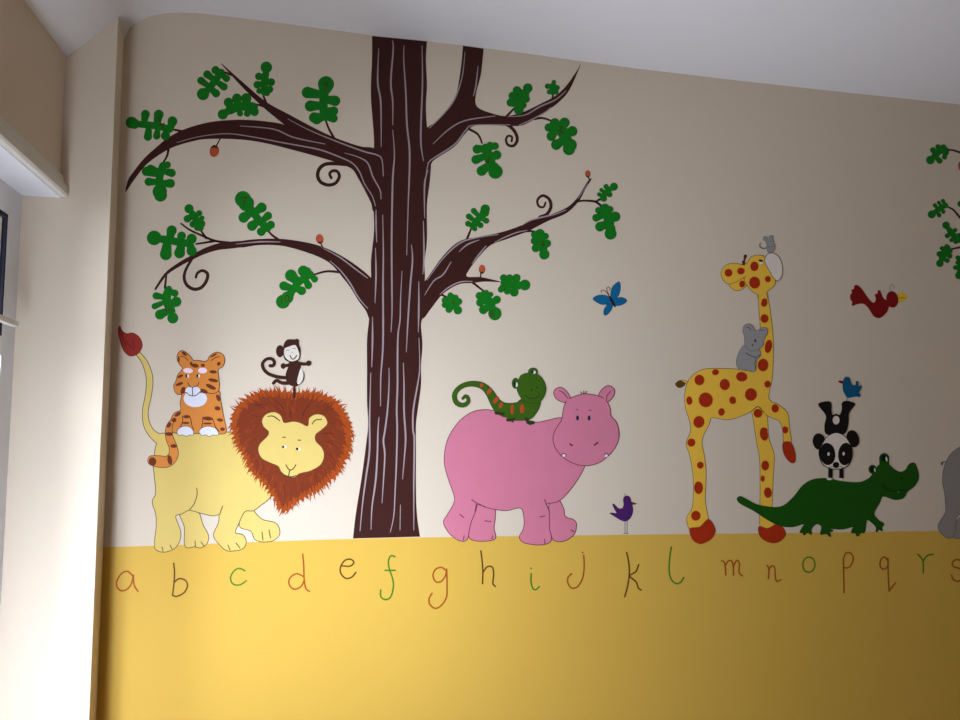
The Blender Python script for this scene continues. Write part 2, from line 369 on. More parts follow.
curl([(540,217),(547,214),(551,206.5),(549,199),(542.6,195.6),(537.5,200),(538.7,206),(543.5,207),(545.5,202.5)], [3.4,3.2,2.4,2.0])
def twig(pts, w=(1.8, 2.6)): Part('twig', tree, 0.0003).lay(bark, line(pts, list(w))).done()
for t in ([(171,129),(183,131.5)],[(163,163),(167,156),(168.5,149)],[(224,72),(232,75)],[(256,104.3),(265,106.5)],[(263.4,95.6),(266,103)],[(325.4,119),(328.5,128),(334,138)],
 [(166.5,273),(165,288)],[(181,223.5),(190,230),(203,236),(215,240.8),(231,243)],[(200.5,230),(206,238)],[(196,244),(206,242.5),(215,240.8)],[(267,229.5),(272,235),(279,240)],[(313,275),(327,271.3),(342,272.5)],
 [(482,143),(478,134.5),(469,129)],[(514.8,107.5),(507,116)],[(553,95),(552.3,100)],[(551,120.8),(542.5,118),(534,119)],[(471,229),(467,239)],[(538,232.3),(530,231),(524,231.5)],
 [(576,202),(581.7,200.8),(589,200.8),(596,202),(602.5,207)],[(595.5,201.7),(600.5,199)],[(485,292),(479,287.5),(471,281)],[(447,297.3),(440,294)]): twig(t)
def acorn(cx, cy, rx, ry, ang, stalk, up_cap=True, root=tree):
    p = Part('acorn', root, 0.0017)
    p.lay(bark, line(stalk, 1.3, sm=False)); p.lay(tuftm, ('poly', ell(cx, cy, rx, ry, ang))); p.lay(acornm, ('poly', ell(cx, cy+(0.4 if up_cap else -0.4), rx-0.6, ry-0.8, ang)))
    s = -1 if up_cap else 1
    p.lay(bark, poly([(cx-rx*0.8, cy+s*ry*0.5), (cx, cy+s*ry*1.02), (cx+rx*0.8, cy+s*ry*0.5), (cx, cy+s*ry*0.6)])); p.done()
acorn(214.3,151,4.7,6,8,[(216,146.5),(220,139)])
acorn(319.7,239,3.7,4.8,-15,[(320.5,243),(323,248)],False)
acorn(587.8,173.8,2.7,3.6,0,[(588,177),(590,180.5)],False)
acorn(482,269.3,3.1,4.5,0,[(481,272),(480.4,278)],False)
LA=(120,100,12);LB=(190,55,9.6);LC=(290,70,12);LD=(130,150,13.09);LE=(140,200,12);LF=(145,275,14.4);LG=(230,185,12);LH=(270,255,12);LI=(495,75,8);LJ=(460,130,12);LK=(455,195,9.6);LL=(575,165,9);LM=(430,255,8.727);LN=(915,135,12);LO=(915,190,7.58)
leaf(tree,LA,[(140,270,66),(175,285,58)],[(240,290),(350,300),(480,320),(600,350)],42,[(305,170,48),(335,440,46),(465,175,54),(440,432,40),(630,255,54),(545,430,50)],[[(460,190),(470,240),(500,300),(520,330)],[(480,300),(530,280)]])
leaf(tree,LB,[(125,375,55)],[(190,315),(230,260),(300,165)],34,[(105,245,33),(165,185,35),(245,145,36),(250,368,36),(325,305,34),(350,225,32)])
leaf(tree,LB,[(315,570,46)],[(380,530),(450,500),(540,490),(610,500)],44,[(370,455,42),(450,415,42),(540,415,45),(480,560,28),(550,562,30),(620,545,38)])
leaf(tree,LB,[(733,118,52)],[(728,180),(715,260),(715,360)],34,[(660,205,33),(645,285,33),(665,345,26),(780,260,34),(765,330,32),(740,365,27)])
leaf(tree,LC,[(432,170,90),(425,210,75)],[(415,270),(400,400),(410,560)],52,[(210,270,64),(245,432,62),(290,570,58),(320,590,58),(540,370,58),(525,492,50),(520,580,48)],[[(420,235),(440,200),(455,165),(425,150),(405,175),(450,180)]])
leaf(tree,LD,[(400,590,80),(390,545,88)],[(385,470),(390,350),(430,205)],50,[(215,280,56),(270,250,54),(245,415,50),(490,193,42),(545,300,50),(530,438,54)])
leaf(tree,LE,[(170,455,82)],[(260,470),(350,480),(480,510),(600,520)],46,[(380,365,56),(500,430,48),(620,465,56),(310,650,66),(475,635,60),(620,612,56)])
leaf(tree,LE,[(588,105,52)],[(630,165),(680,250),(725,335)],42,[(570,225,42),(635,290,38),(710,158,34),(745,215,26),(735,285,45),(690,330,38)])
leaf(tree,LF,[(400,620,74)],[(375,520),(310,350),(340,230)],64,[(160,300,48),(140,450,42),(215,570,66),(345,195,38),(430,262,48),(450,385,68)],[[(305,430),(300,490),(310,520)],[(340,470),(385,520)]])
leaf(tree,LG,[(155,170,90),(195,220,88)],[(250,290),(330,400),(450,520)],46,[(165,390,58),(265,490,55),(375,560,48),(380,270,55),(455,370,45),(490,478,45)],[[(110,150),(205,150)],[(200,150),(175,190),(170,240)]])
leaf(tree,LH,[(155,560,78),(210,510,68)],[(290,410),(340,330),(480,230)],46,[(165,370,50),(250,245,65),(400,192,60),(380,430,48),(460,365,42),(535,290,38),(440,200,50)],[[(140,500),(140,580)],[(200,480),(180,520),(205,560),(232,520),(200,480)]])
leaf(tree,LI,[(262,105,36)],[(235,160),(200,230),(190,280)],40,[(175,122,30),(140,167,30),(125,220,30),(250,192,27),(225,240,26),(190,272,27)])
leaf(tree,LI,[(471,56,16)],[(465,85),(462,135)],26,[(420,90,20),(497,102,20),(435,135,19),(487,135,20)])
leaf(tree,LI,[(605,560,46),(592,592,46)],[(570,510),(530,440),(480,400)],46,[(556,382,38),(618,450,38),(490,558,38),(450,490,35),(430,420,31),(478,385,36)],[[(515,410),(535,425),(515,445),(540,455),(515,475)]])
leaf(tree,LJ,[(425,500,80),(405,450,60)],[(370,400),(340,320),(310,220)],60,[(260,490,56),(190,355,50),(205,230,50),(420,192,42),(360,190,45),(440,300,52)],[[(330,320),(350,350),(315,390),(360,385)]])
leaf(tree,LK,[(290,135,42),(285,170,40)],[(240,215),(200,260),(175,305)],32,[(180,152,26),(132,205,26),(125,275,26),(300,247,26),(245,290,26),(190,325,22)])
leaf(tree,LK,[(857,570,46)],[(840,500),(820,430),(815,375)],50,[(765,380,33),(765,440,35),(775,510,36),(870,395,28),(883,465,35),(820,365,28)],[[(835,445),(855,470),(840,500)],[(825,475),(870,475)]])
leaf(tree,LL,[(350,195,33)],[(305,225),(270,260),(250,300)],27,[(280,195,22),(237,225,17),(217,265,18),(313,267,22),(260,303,25)])
leaf(tree,LL,[(320,618,50),(318,570,42)],[(310,520),(290,450),(268,390)],44,[(362,465,42),(315,400,28),(265,378,22),(210,408,27),(190,475,32),(225,555,40)])
leaf(tree,LM,[(243,482,34)],[(215,430),(185,375)],40,[(165,475,28),(130,435,26),(130,395,26),(178,350,22),(225,370,22),(250,407,28)],[[(195,385),(210,400),(195,420),(212,430)]])
leaf(tree,LM,[(566,512,54)],[(530,440),(500,390),(475,350)],42,[(465,478,35),(437,415,32),(430,355,30),(490,328,22),(530,345,21),(583,390,32)],[[(560,480),(530,500),(535,530),(560,530),(555,510),(535,515)]])
leaf(tree,LM,[(828,262,44)],[(775,265),(710,255),(650,245)],36,[(642,200,29),(695,200,29),(755,200,32),(735,325,35),(675,315,28),(620,300,26)])

tree2 = thing('oak_tree', 1005, 530.5, 'painted tree cut by the right edge, only its green leaves and thin twigs showing', 'tree')
def twig2(pts): Part('twig', tree2, 0.0003).lay(bark, line(pts, [1.6, 2.6])).done()
twig2(T(*LN, [(385,178),(460,183),(540,208),(700,240),(900,300)])); twig2(T(*LO, [(240,125),(290,150),(341,208),(420,280)])); twig2(T(*LO, [(268,450),(341,435),(430,425)])); twig2([(960,238),(972,246)])
Part('trunk', tree2, BASE0).lay(bark, poly([(975,110),(978,300),(972,420),(966,529.5),(1040,528.5),(1032,420),(1030,300),(1034,120)])).lay(barkl, line([(990,125),(992,300),(985,500)], 1.7), line([(1012,130),(1008,320),(1012,510)], 1.7)).done()
leaf(tree2,LN,[(185,300,48)],[(235,250),(300,190),(370,185)],40,[(215,182,32),(275,140,28),(340,147,32),(295,310,32),(355,265,28),(378,215,26)])
leaf(tree2,LO,[(127,185,28)],[(155,165),(190,140),(230,115)],20,[(150,115,14),(180,95,13),(212,82,14),(183,190,16),(215,165,14),(232,118,18)])
leaf(tree2,LO,[(235,267,26)],[(262,305),(300,350),(338,380)],22,[(245,347,18),(275,380,14),(305,303,14),(310,390,18),(335,345,18),(360,370,16)])
leaf(tree2,LO,[(188,556,26)],[(205,515),(225,470),(243,440)],26,[(185,485,20),(205,442,16),(240,427,16),(262,462,20),(263,500,18),(245,535,16)])
leaf(tree2,LO,[(332,648,26)],[(338,600),(338,520)],22,[(305,588,16),(320,550,14),(322,512,15),(365,560,18)])
leaf(tree2,LO,[(345,105,22)],[(375,130),(410,150)],18,[(370,95,16),(380,165,16),(410,120,16)])
acorn(961,166,2.8,4.6,0,[(961,161),(962,153)],True,tree2)

# lion
lion = thing('lion', 205, 551, 'big pale yellow lion with shaggy rust red mane and upright tail, left of the tree', 'lion')
LAY = 0.0008
body = [(160,434),(157,443),(155,452),(153.5,465),(154.5,475),(156,493),(152.5,501.7),(156,514),(156.5,527),(154.6,545.4),(158,550.6),(165.4,551.7),(173.8,548.5),(179,542),(180.6,533),(178,524.6),(175.4,516),(182,513.5),(189.4,510),(201,513),(213,515.6),(219,514.8),(218.5,523.5),(213.8,535),(218.5,543),(226,550),(234,550.6),(242.5,548.5),(246,542),(242.5,535),(235,533),(238,524.6),(244.6,511.5),(253,510.4),(261,505),(270,497),(290,470),(280,440),(240,433),(200,432.5)]
far1 = [(180,512),(184.6,526.7),(184.6,543),(187.3,547.5),(194.6,546.5),(201,547.5),(207,543),(208,535),(203,525.6),(196.5,510)]
far2 = [(246,508),(239.4,525.6),(250.8,530.8),(255,539),(263,541.7),(273.8,540),(279.6,533),(275.8,523.5),(263,520),(256,514),(251,507)]
p = Part('body', lion, LAY); p.outlined(lionb, olive, 0.7, poly(far1), poly(far2)); p.outlined(lionb, olive, 0.7, poly(body))
p.lay(olive, *[line(l, 0.9) for l in ([(196.7,488),(197,495),(194,504),(189.4,510)],[(222.7,506),(219.6,514.5)],[(162,547),(163,551)],[(170,545),(172,549)],[(195,541),(195.5,547)],[(201,542),(204,546)],[(228,545),(230,550)],[(236,543),(240,548)],[(262,532),(263,540)],[(269,530),(270.5,538)])]); p.done()
p = Part('tail', lion, LAY+0.0003); p.outlined(lionb, olive, 0.7, line([(138,353.5),(145,363),(149.5,377.7),(148.6,393.7),(145.7,408),(145.3,416),(147,425),(152,433.5),(162,441)], [3.5,5,6,5.5,5.2,5.2,6,7,10])); tl = p.done()
p = Part('tail_tuft', lion, LAY+0.0007); p.outlined(tuftm, maned, 0.5, poly(T(110,315,6.857,[(66,75),(80,105),(112,128),(160,125),(205,160),(220,215),(190,265),(140,280),(100,250),(75,190),(58,120)])))
p.lay(maned, *[line(T(110,315,6.857,q), 0.7) for q in ([(105,165),(125,200),(150,225)],[(160,170),(160,205),(165,240)],[(85,130),(95,175),(110,205)])]); p.done()
def spiky(pts, n, inn, out, skew, seed):
    rnd = random.Random(seed); b = smooth(pts, True, 12); Ls = [0]
    for i in range(len(b)): Ls.append(Ls[-1]+math.hypot(b[(i+1) % len(b)][0]-b[i][0], b[(i+1) % len(b)][1]-b[i][1]))
    def at(t):
        t = (t % 1)*Ls[-1]
        for i in range(len(b)):
            if Ls[i+1] >= t:
                u = (t-Ls[i])/(Ls[i+1]-Ls[i]+1e-9); a, c = b[i], b[(i+1) % len(b)]; dx, dy = c[0]-a[0], c[1]-a[1]; l = math.hypot(dx, dy) or 1
                return (a[0]+dx*u, a[1]+dy*u, dy/l, -dx/l)
        return (*b[0], 0, 0)
    o = []
    cx = sum(q[0] for q in pts)/len(pts)
    for i in range(n):
        x, y, nx, ny = at((i+rnd.uniform(-.2, .2))/n)
        k = rnd.uniform(0.4, 1)*out; o.append((x+nx*k+(skew if x > cx else -skew)*0.4, y+ny*k+skew*0.35))
        x, y, nx, ny = at((i+0.5)/n); o.append((x-nx*inn*rnd.uniform(.4, 1), y-ny*inn*rnd.uniform(.4, 1)))
    return o
mpts = [(256.6,393),(274,390.5),(293,393),(312,392),(334,399),(347.5,417),(351,433),(348.5,452),(338,472),(320,488.5),(300,500),(284,511),(277,503),(266,486),(252.5,472),(241.7,453),(233.5,436),(232.5,417),(240,403.5)]
p = Part('mane', lion, 0.0020); p.lay(maneo, ('poly', spiky(mpts, 80, 1.5, 3.0, 1.5, 1)))
rnd = random.Random(8); mb = smooth(mpts, True, 10)
def lock(x, y, L, w, spread=0.5):
    dx, dy = x-291, y-432; l = math.hypot(dx, dy); dx, dy = dx/l, dy/l
    side = 1 if x > 291 else -1
    if y > 410: dx, dy = dx*0.55+side*0.12, dy*0.5+0.75
    a = math.atan2(dy, dx)+rnd.uniform(-spread, spread)*0.6; cx, cy = math.cos(a), math.sin(a)
    bend = rnd.uniform(-0.12, 0.12)*L
    return line([(x-cx*L*0.45, y-cy*L*0.45), (x+bend*cy, y-bend*cx), (x+cx*L*0.55, y+cy*L*0.55)], [w, w*0.9, 0.15], n=3)
for mt, k, L0, L1, w_, num in ((maneo, 1.0, 9, 15, 2.0, 120), (maneo, 0.94, 8, 13, 1.8, 60), (maner, 0.88, 10, 16, 2.2, 110)):
    sh = []
    for i in range(num):
        q = mb[int(i/num*len(mb)) % len(mb)]; kk = k*rnd.uniform(0.96, 1.0)
        sh.append(lock(291+(q[0]-291)*kk, 446+(q[1]-446)*kk, rnd.uniform(L0, L1), w_))
    p.lay(mt, *sh)
ins = [(291+(x-291)*0.88, 446+(y-446)*0.88) for x, y in mpts]
p.lay(maner, ('poly', spiky(ins, 70, 1.5, 2.2, 1.0, 2)))
sh = []
for i in range(70):
    q = mb[rnd.randrange(len(mb))]; kk = rnd.uniform(0.66, 0.86); sh.append(lock(291+(q[0]-291)*kk, 446+(q[1]-446)*kk, rnd.uniform(6, 11), 1.1, 0.3))
p.lay(maneo2, *sh)
hs = [T(255,400,9,q) for q in ([(180,0),(240,60),(280,120)],[(310,70),(320,130),(325,170)],[(385,80),(385,165)],[(425,175),(440,110),(510,10)],[(0,50),(40,40),(100,50)],[(600,300),(650,300),(700,310)],[(640,370),(690,390),(720,420)],[(90,580),(95,640)],[(625,610),(640,680)],[(545,660),(545,715)],[(0,210),(15,205)],[(0,290),(30,285)],[(640,95),(690,85)],[(680,480),(695,530)])] + [T(220,325,3.692,q) for q in ([(130,295),(170,310)],[(110,330),(150,340)],[(95,385),(140,375)],[(105,440),(135,420)],[(235,290),(255,330)],[(205,300),(240,335)],[(400,300),(370,330)],[(430,360),(400,365)],[(430,400),(400,398)],[(445,440),(410,425)],[(420,500),(395,470)],[(360,590),(350,560)],[(240,630),(235,590)],[(205,600),(200,560)],[(300,620),(305,580)],[(160,510),(160,540)],[(125,480),(140,510)])]
p.lay(maned, *[line(h, [0.4, 1.1, 0.4]) for h in hs]); p.done()
hd = Part('head', lion, 0.0026); hd.outlined(lionb, olive, 0.3, poly(T(255,400,9,[(260,205),(230,140),(170,110),(100,130),(65,185),(80,240),(125,285),(110,330),(50,390),(30,450),(60,520),(130,560),(210,595),(240,650),(300,690),(360,692),(400,660),(500,635),(590,580),(620,500),(600,430),(545,370),(545,310),(600,265),(650,210),(620,145),(550,130),(490,165),(475,235),(400,205),(340,195)])))
hd.lay(lined, *[line(T(255,400,9,q), 1.0) for q in ([(115,148),(165,146),(220,185)],[(515,215),(545,180),(600,175)],[(250,337),(262,334),(274,338)],[(387,362),(398,360),(410,363)],[(278,583),(300,620),(320,630),(345,618),(368,583)],[(315,630),(308,655),(300,685)],[(235,648),(265,675),(320,691),(372,680)])])
hdo = hd.done()
for x, y in ((254,422),(380,440)): Part('eye', lion, 0.0032, under=hdo).lay(whitep, ('poly', ell(255+(x+16)/9, 400+y/9, 1.5, 1.4))).lay(blackp, ('poly', ell(255+x/9, 400+y/9, 1.25))).done()

# tiger
tig = thing('tiger', 200, 434, 'small orange tiger with brown stripes and white paws, sitting on the lion\'s back', 'tiger')
TB = 0.0020
TR = (170,380,12); TQ = (170,345,16)
p = Part('body', tig, TB); bd = poly([(184,390),(182,396),(180.4,403),(180.8,410),(175,413),(171.7,418),(170.5,425),(174,432.5),(190,433.3),(210,433.3),(224.6,433.3),(225.7,427),(224,419),(221.7,407.5),(220,398),(216,390)])
p.outlined(tigero, lined, 0.65, bd)
p.lay(tigers, *[('poly', ell(170+x/12, 380+y/12, rx/12, ry/12, a)) for x, y, rx, ry, a in ((578,215,22,44,-20),(570,340,36,25,10),(600,480,38,20,8),(630,590,30,22,0),(95,410,44,22,-35),(50,480,28,26,0),(200,440,42,20,0),(190,515,46,13,0),(455,462,62,24,5),(450,522,55,12,0))])
p.lay(lined, *[line(T(*TR,q), 0.8) for q in ([(150,430),(150,500),(125,560)],[(245,450),(262,540),(285,600)],[(395,445),(390,520),(375,590)],[(515,470),(545,560),(590,620)])])
p.lay(whitep, ('poly', ell(195.4, 398.6, 11.8, 8.6))); p.done()
p = Part('tail', tig, TB+0.0008); p.outlined(tigero, lined, 0.6, line([(171,422.5),(168.8,429),(169.6,438),(173,447),(173.5,455),(168,461.5),(159.5,461.5),(152.5,460.5)], [4,6,7,7.5,9,10,11,9.5]))
p.lay(tigers, *[('poly', ell(*e)) for e in ((169,434,3.7,1.9,0),(173.7,446,3.2,1.9,0),(169.8,460,2.3,5,-10),(152.5,461.5,3.8,4.3,0),(169,425,2,3,30))]); p.done()
for pw in ([(90,640),(95,600),(150,562),(220,560),(270,600),(280,635),(268,660),(235,655),(195,672),(150,655),(115,662)],[(352,620),(390,575),(460,558),(540,580),(580,635),(560,662),(520,655),(470,676),(430,655),(385,662)]):
    Part('paw', tig, TB+0.0006).outlined(whitep, lined, 0.5, poly(T(*TR, pw))).done()
p = Part('head', tig, TB+0.0012)
hp = T(*TQ,[(205,375),(150,300),(118,220),(130,140),(185,95),(260,125),(320,180),(375,250),(460,252),(540,268),(600,250),(640,180),(720,125),(800,130),(860,180),(870,270),(840,340),(770,390),(772,480),(785,600)]) + [(219.3,385),(218,391),(211.7,393.3),(204,391.5),(193,394.8),(186,392),(179,394.5),(175,391),(174,385)] + T(*TQ,[(90,600),(130,480)])
p.outlined(tigero, lined, 0.65, poly(hp))
p.lay(tigers, *[('poly', ell(170+x/16, 345+y/16, rx/16, ry/16, a)) for x, y, rx, ry, a in ((690,430,60,26,5),(690,565,80,28,12),(165,500,50,22,-25),(150,625,65,24,-20),(400,330,62,32,10),(525,325,34,28,0),(780,300,26,34,30),(230,140,50,22,35),(140,230,16,50,0),(340,300,22,34,-20),(700,165,60,16,-30))])
p.lay(tigers, *[('poly', ell(170+x/12, 380+y/12, rx/12, ry/12, a)) for x, y, rx, ry, a in ((490,82,66,24,25),(405,135,50,25,20),(155,125,26,46,20))])
p.lay(whitep, ('poly', ell(192.9, 391.2, 7.6, 5.0)))
p.lay(pinkw, ('poly', ell(188, 370.6, 4.8, 2.6, 5)), ('poly', ell(202.6, 370.6, 4.5, 2.9)))
p.lay(lined, *[line(T(*TR,q), 0.8) for q in ([(215,35),(240,78),(275,84),(330,65),(345,30)],[(270,90),(270,184)],[(195,148),(230,180),(275,190),(320,180),(362,140)])], *[line(T(*TQ,q), 0.7) for q in ([(165,180),(230,190),(290,250)],[(660,250),(730,200),(800,190)])]); po = p.done()
for x in (186.3, 197.3): Part('eye', tig, TB+0.0022, under=po).lay(whitep, ('poly', ell(x+1.8, 376, 1, 1.6))).lay(blackp, ('poly', ell(x, 375.9, 0.95, 1.7))).done()

# monkey
mk = thing('painted_monkey', 294, 397, 'small dark brown monkey with curled tail and open arms, standing on the lion\'s mane', 'monkey')
TM = (250,330,10.29)
p = Part('body', mk, 0.0030); p.lay(monk, poly(T(*TM,[(400,335),(470,318),(530,340),(525,390),(560,460),(545,530),(500,570),(460,582),(400,562),(370,510),(368,450),(392,380)])),
 line(T(*TM,[(505,345),(560,350),(600,345)]), 3.4), ('poly', ell(308.6,363.3,2.8)), line(T(*TM,[(420,355),(380,365),(345,370)]), 3.2), ('poly', ell(283.3,366,2.7,2.9)),
 line(T(*TM,[(400,545),(330,545),(275,520),(240,548)]), [4,3.6,3.4,3.2]), line(T(*TM,[(455,565),(456,630),(455,690)]), [2.4,2.2,2.6]))
p.lay(white, poly(T(*TM,[(525,392),(550,460),(535,525),(500,560),(484,530),(502,450)]))); p.done()
Part('tail', mk, 0.0029).lay(monk, line(T(*TM,[(380,492),(280,482),(190,450),(140,400),(130,345),(165,303),(215,295),(250,325),(240,365),(208,368)]), [3.6,3.4,3.2,3.6])).done()
p = Part('head', mk, 0.0036); p.lay(monk, poly(T(*TM,[(340,180),(370,108),(430,95),(490,110),(505,150),(520,200),(518,270),(500,315),(440,335),(390,325),(348,285)])), ('poly', ell(250+308/10.29,330+218/10.29,4,6.1)), ('poly', ell(250+480/10.29,330+118/10.29,2.5,2.8)))
p.lay(white, poly(T(*TM,[(350,235),(358,190),(400,172),(432,160),(470,158),(495,205),(508,250),(495,300),(440,322),(395,312),(360,275)])))
p.lay(monk, line(T(*TM,[(412,262),(428,295),(455,295),(480,262)]), 1.0)); p.lay(greyl, line(T(*TM,[(370,215),(388,205),(402,212)]), 0.6), line(T(*TM,[(440,195),(455,186),(470,190)]), 0.6), line(T(*TM,[(430,232),(440,235)]), 0.6)); p.done()

# hippo
hip = thing('hippopotamus', 510, 544, 'large pink hippopotamus with two white teeth, standing right of the tree trunk', 'hippopotamus')
hb = [(561,418),(548,420.5),(535,422.5),(515,418),(495,411.5),(485,410),(472.5,412.3),(460,421),(450,435),(445.8,447.5),(444.5,460),(446,470),(450,483),(454.7,496.7),(453.3,505),(447.5,515),(443.8,522.5),(449,532.5),(456.7,539),(463.3,541),(467.5,538),(469,530),(471,521.7),(475,511.7),(478,503.5),(485,506.7),(495,509),(506.7,510.3),(521,508),(524.5,520),(523.3,530),(519.7,536.7),(523.3,542),(535,544.5),(545,544),(551,540),(549,526.7),(549,512),(546.7,504),(558.3,501),(568.3,491.7),(578.3,478),(586,462),(590,440),(580,420)]
p = Part('body', hip, LAY); p.outlined(pink, mauve, 0.75, poly([(476.3,502),(475,513),(471,521.7),(469,530),(470,538.3),(480,541),(491.7,540),(495.5,536.7),(493.7,528),(495,516.7),(493.3,506)]), poly([(550,502),(549,515),(549.5,526),(551,533),(554,540),(563.3,541),(573.3,535),(576.3,525),(573.3,520),(565,516.7),(563.3,508.3),(557,498)]))
p.outlined(pink, mauve, 0.75, poly(hb)); p.lay(mauve, *[line(T(435,440,6,q), 0.9) for q in ([(220,358),(260,385),(300,400)],[(150,447),(172,465)],[(300,485),(335,490)],[(630,462),(660,456)],[(175,575),(170,600)],[(347,575),(340,592)],[(657,595),(660,622)],[(815,540),(835,550)],[(658,358),(668,385),(685,420)],[(248,385),(240,435)])]); p.done()
TH = (540,380,8)
p = Part('head', hip, LAY+0.0005); el = poly(T(*TH,[(245,155),(210,90),(160,60),(115,90),(125,140),(170,170),(225,180)])); er = poly(T(*TH,[(470,140),(495,80),(545,48),(592,75),(590,120),(560,160),(520,185)]))
p.outlined(pink, mauve, 0.75, el, er); p.outlined(pink, mauve, 0.75, poly(T(*TH,[(240,148),(340,115),(410,118),(480,135),(530,170),(560,230),(567,290),(610,340),(630,430),(610,520),(550,600),(470,660),(370,683),(270,665),(180,610),(125,540),(107,470),(125,400),(175,320),(190,230),(212,172)])))
p.lay(pink, line(T(*TH,[(205,140),(228,168)]), 3.5), line(T(*TH,[(530,140),(510,168)]), 3.5))
p.lay(mauve, *[line(T(*TH,q), 0.8) for q in ([(155,85),(190,105),(220,145)],[(563,90),(537,125),(530,165)],[(340,112),(325,95)],[(350,110),(350,88)],[(356,112),(375,90)],[(290,236),(304,240)],[(392,241),(408,242)])], line(T(*TH,[(240,512),(258,524)]), 1.6), line(T(*TH,[(436,520),(462,500)]), 1.6), *[line(T(*TH,q), 0.7) for q in ([(170,605),(180,590),(205,592),(210,610)],[(515,605),(520,590),(540,588),(548,605)])])
po = p.done()
for x in (577.5, 589.1): Part('eye', hip, 0.0022, under=po).lay(navy, ('poly', ell(x,418,1.4,2.6))).done()
for x, y in ((190,604),(530,606)): Part('tooth', hip, 0.0022, under=po).lay(whitep, ('poly', ell(540+x/8,380+y/8,1.6,1.3))).done()

# lizard
lz = thing('lizard', 513, 423, 'green lizard with red stripes and spiral tail, perched on the pink hippopotamus', 'lizard')
LZ = (435,365,8); LY = (495,365,12)
p = Part('body', lz, 0.0026)
tail = line(T(*LZ,[(222,268),(245,248),(265,268),(262,300),(225,322),(175,305),(155,255),(172,205),(225,165),(300,150),(380,168),(435,220),(475,290),(515,345),(560,370)]), [1.6,2.2,2.4,2.8,3.4,3.6,3.6,3.6,3.8,4.4,5.6,7,8.6,10,11])
bdy = poly(T(*LZ,[(470,235),(520,285),(560,306),(610,308),(660,300),(700,275),(830,285),(833,335),(800,392),(755,432),(640,440),(560,412),(500,375),(470,310)]))
p.outlined(lizg, lizd, 0.65, tail, bdy)
p.lay(lizr, *[('poly', ell(435+x/8,365+y/8,rx/8,ry/8,a)) for x, y, rx, ry, a in ((372,163,12,17,30),(435,210,14,30,35),(487,280,15,32,35),(527,322,14,26,20),(617,355,13,42,0),(697,350,17,38,0))])
p.lay(lizd, line(T(*LZ,[(490,385),(515,385),(545,392)]), 3.2), line(T(*LZ,[(480,380),(515,395)]), 1.5), line(T(*LZ,[(580,440),(600,440),(635,432)]), 3.0), line(T(*LZ,[(600,440),(625,455)]), 1.6), line(T(*LZ,[(730,430),(750,455),(785,462)]), 3.4), line(T(*LZ,[(735,460),(765,475)]), 1.8)); p.done()
p = Part('head', lz, 0.0032); p.outlined(lizg, lizd, 0.5, ('poly', ell(495+245/12,365+220/12,3.2,5)), ('poly', ell(495+455/12,365+85/12,4.4,4)), poly(T(*LY,[(300,145),(340,112),(400,100),(500,112),(560,160),(598,230),(608,300),(580,390),(530,438),(430,455),(340,425),(310,390),(278,330),(266,270)])))
p.lay(whitep, ('poly', ell(495+258/12,365+235/12,1.2,2.3)), ('poly', ell(495+470/12,365+88/12,1.6,1.6))); p.lay(blackp, ('poly', ell(495+238/12,365+226/12,1.2,2.8)), ('poly', ell(495+450/12,365+84/12,1.3,1.4)), ('poly', ell(495+440/12,365+298/12,0.8)), ('poly', ell(495+505/12,365+270/12,0.8)))
p.lay(lizd, line(T(*LY,[(362,365),(400,395),(460,404),(510,385),(535,355)]), 1.0)); p.done()

# butterfly
bf = thing('butterfly', 609, 315, 'small blue butterfly flying between the tree branch and the giraffe', 'butterfly')
BT = (580,270,13.09)
for w in ([(405,350),(408,270),(440,205),(510,155),(530,210),(520,290),(490,350),(430,385)],[(170,375),(230,335),(320,330),(390,360),(405,400),(370,440),(290,450),(220,420)],[(440,390),(520,360),(580,370),(612,405),(560,450),(480,466),(445,450)],[(370,430),(425,450),(410,520),(350,585),(315,580),(315,520),(350,460)]):
    Part('wing', bf, 0.0006).outlined(blue, navy, 0.35, poly(T(*BT,w))).done()
Part('body', bf, 0.0010).lay(navy, line(T(*BT,[(388,350),(425,420),(460,480)]), [1.6,3.2,1.4])).lay(maned, ('poly', ell(580+388/13.09,270+352/13.09,1.2))).done()
Part('antennae', bf, 0.0009).lay(l_br, line(T(*BT,[(378,335),(345,290),(300,262),(275,275),(285,298)]), 0.7), line(T(*BT,[(380,325),(355,275),(350,240),(370,222),(395,238),(385,262)]), 0.7)).done()

# purple bird
pb = thing('purple_bird', 626, 534, 'small purple bird with thin grey legs, standing on the yellow band beside the hippopotamus', 'bird')
BP = (600,480,12)
Part('body', pb, 0.0008).outlined(purple, blackp, 0.25, poly(T(*BP,[(280,240),(290,205),(320,190),(355,203),(370,240),(375,275),(395,330),(390,400),(360,460),(310,493),(260,485),(200,452),(150,420),(118,398),(150,395),(200,398),(172,345),(152,292),(172,292),(220,340),(270,338),(285,290)]), n=4)).lay(greyl, line(T(*BP,[(298,160),(300,188)]), 0.6)).done()
Part('beak', pb, 0.0006).lay(beakd, poly(T(*BP,[(365,258),(400,268),(440,282),(425,294),(372,295)]), n=3)).done()
for x in (300, 326): Part('leg', pb, 0.0006).lay(greyl, line(T(*BP,[(x,485),(x,640)]), 0.8), line(T(*BP,[(x-16,642),(x+14,640)]), 0.8)).done()

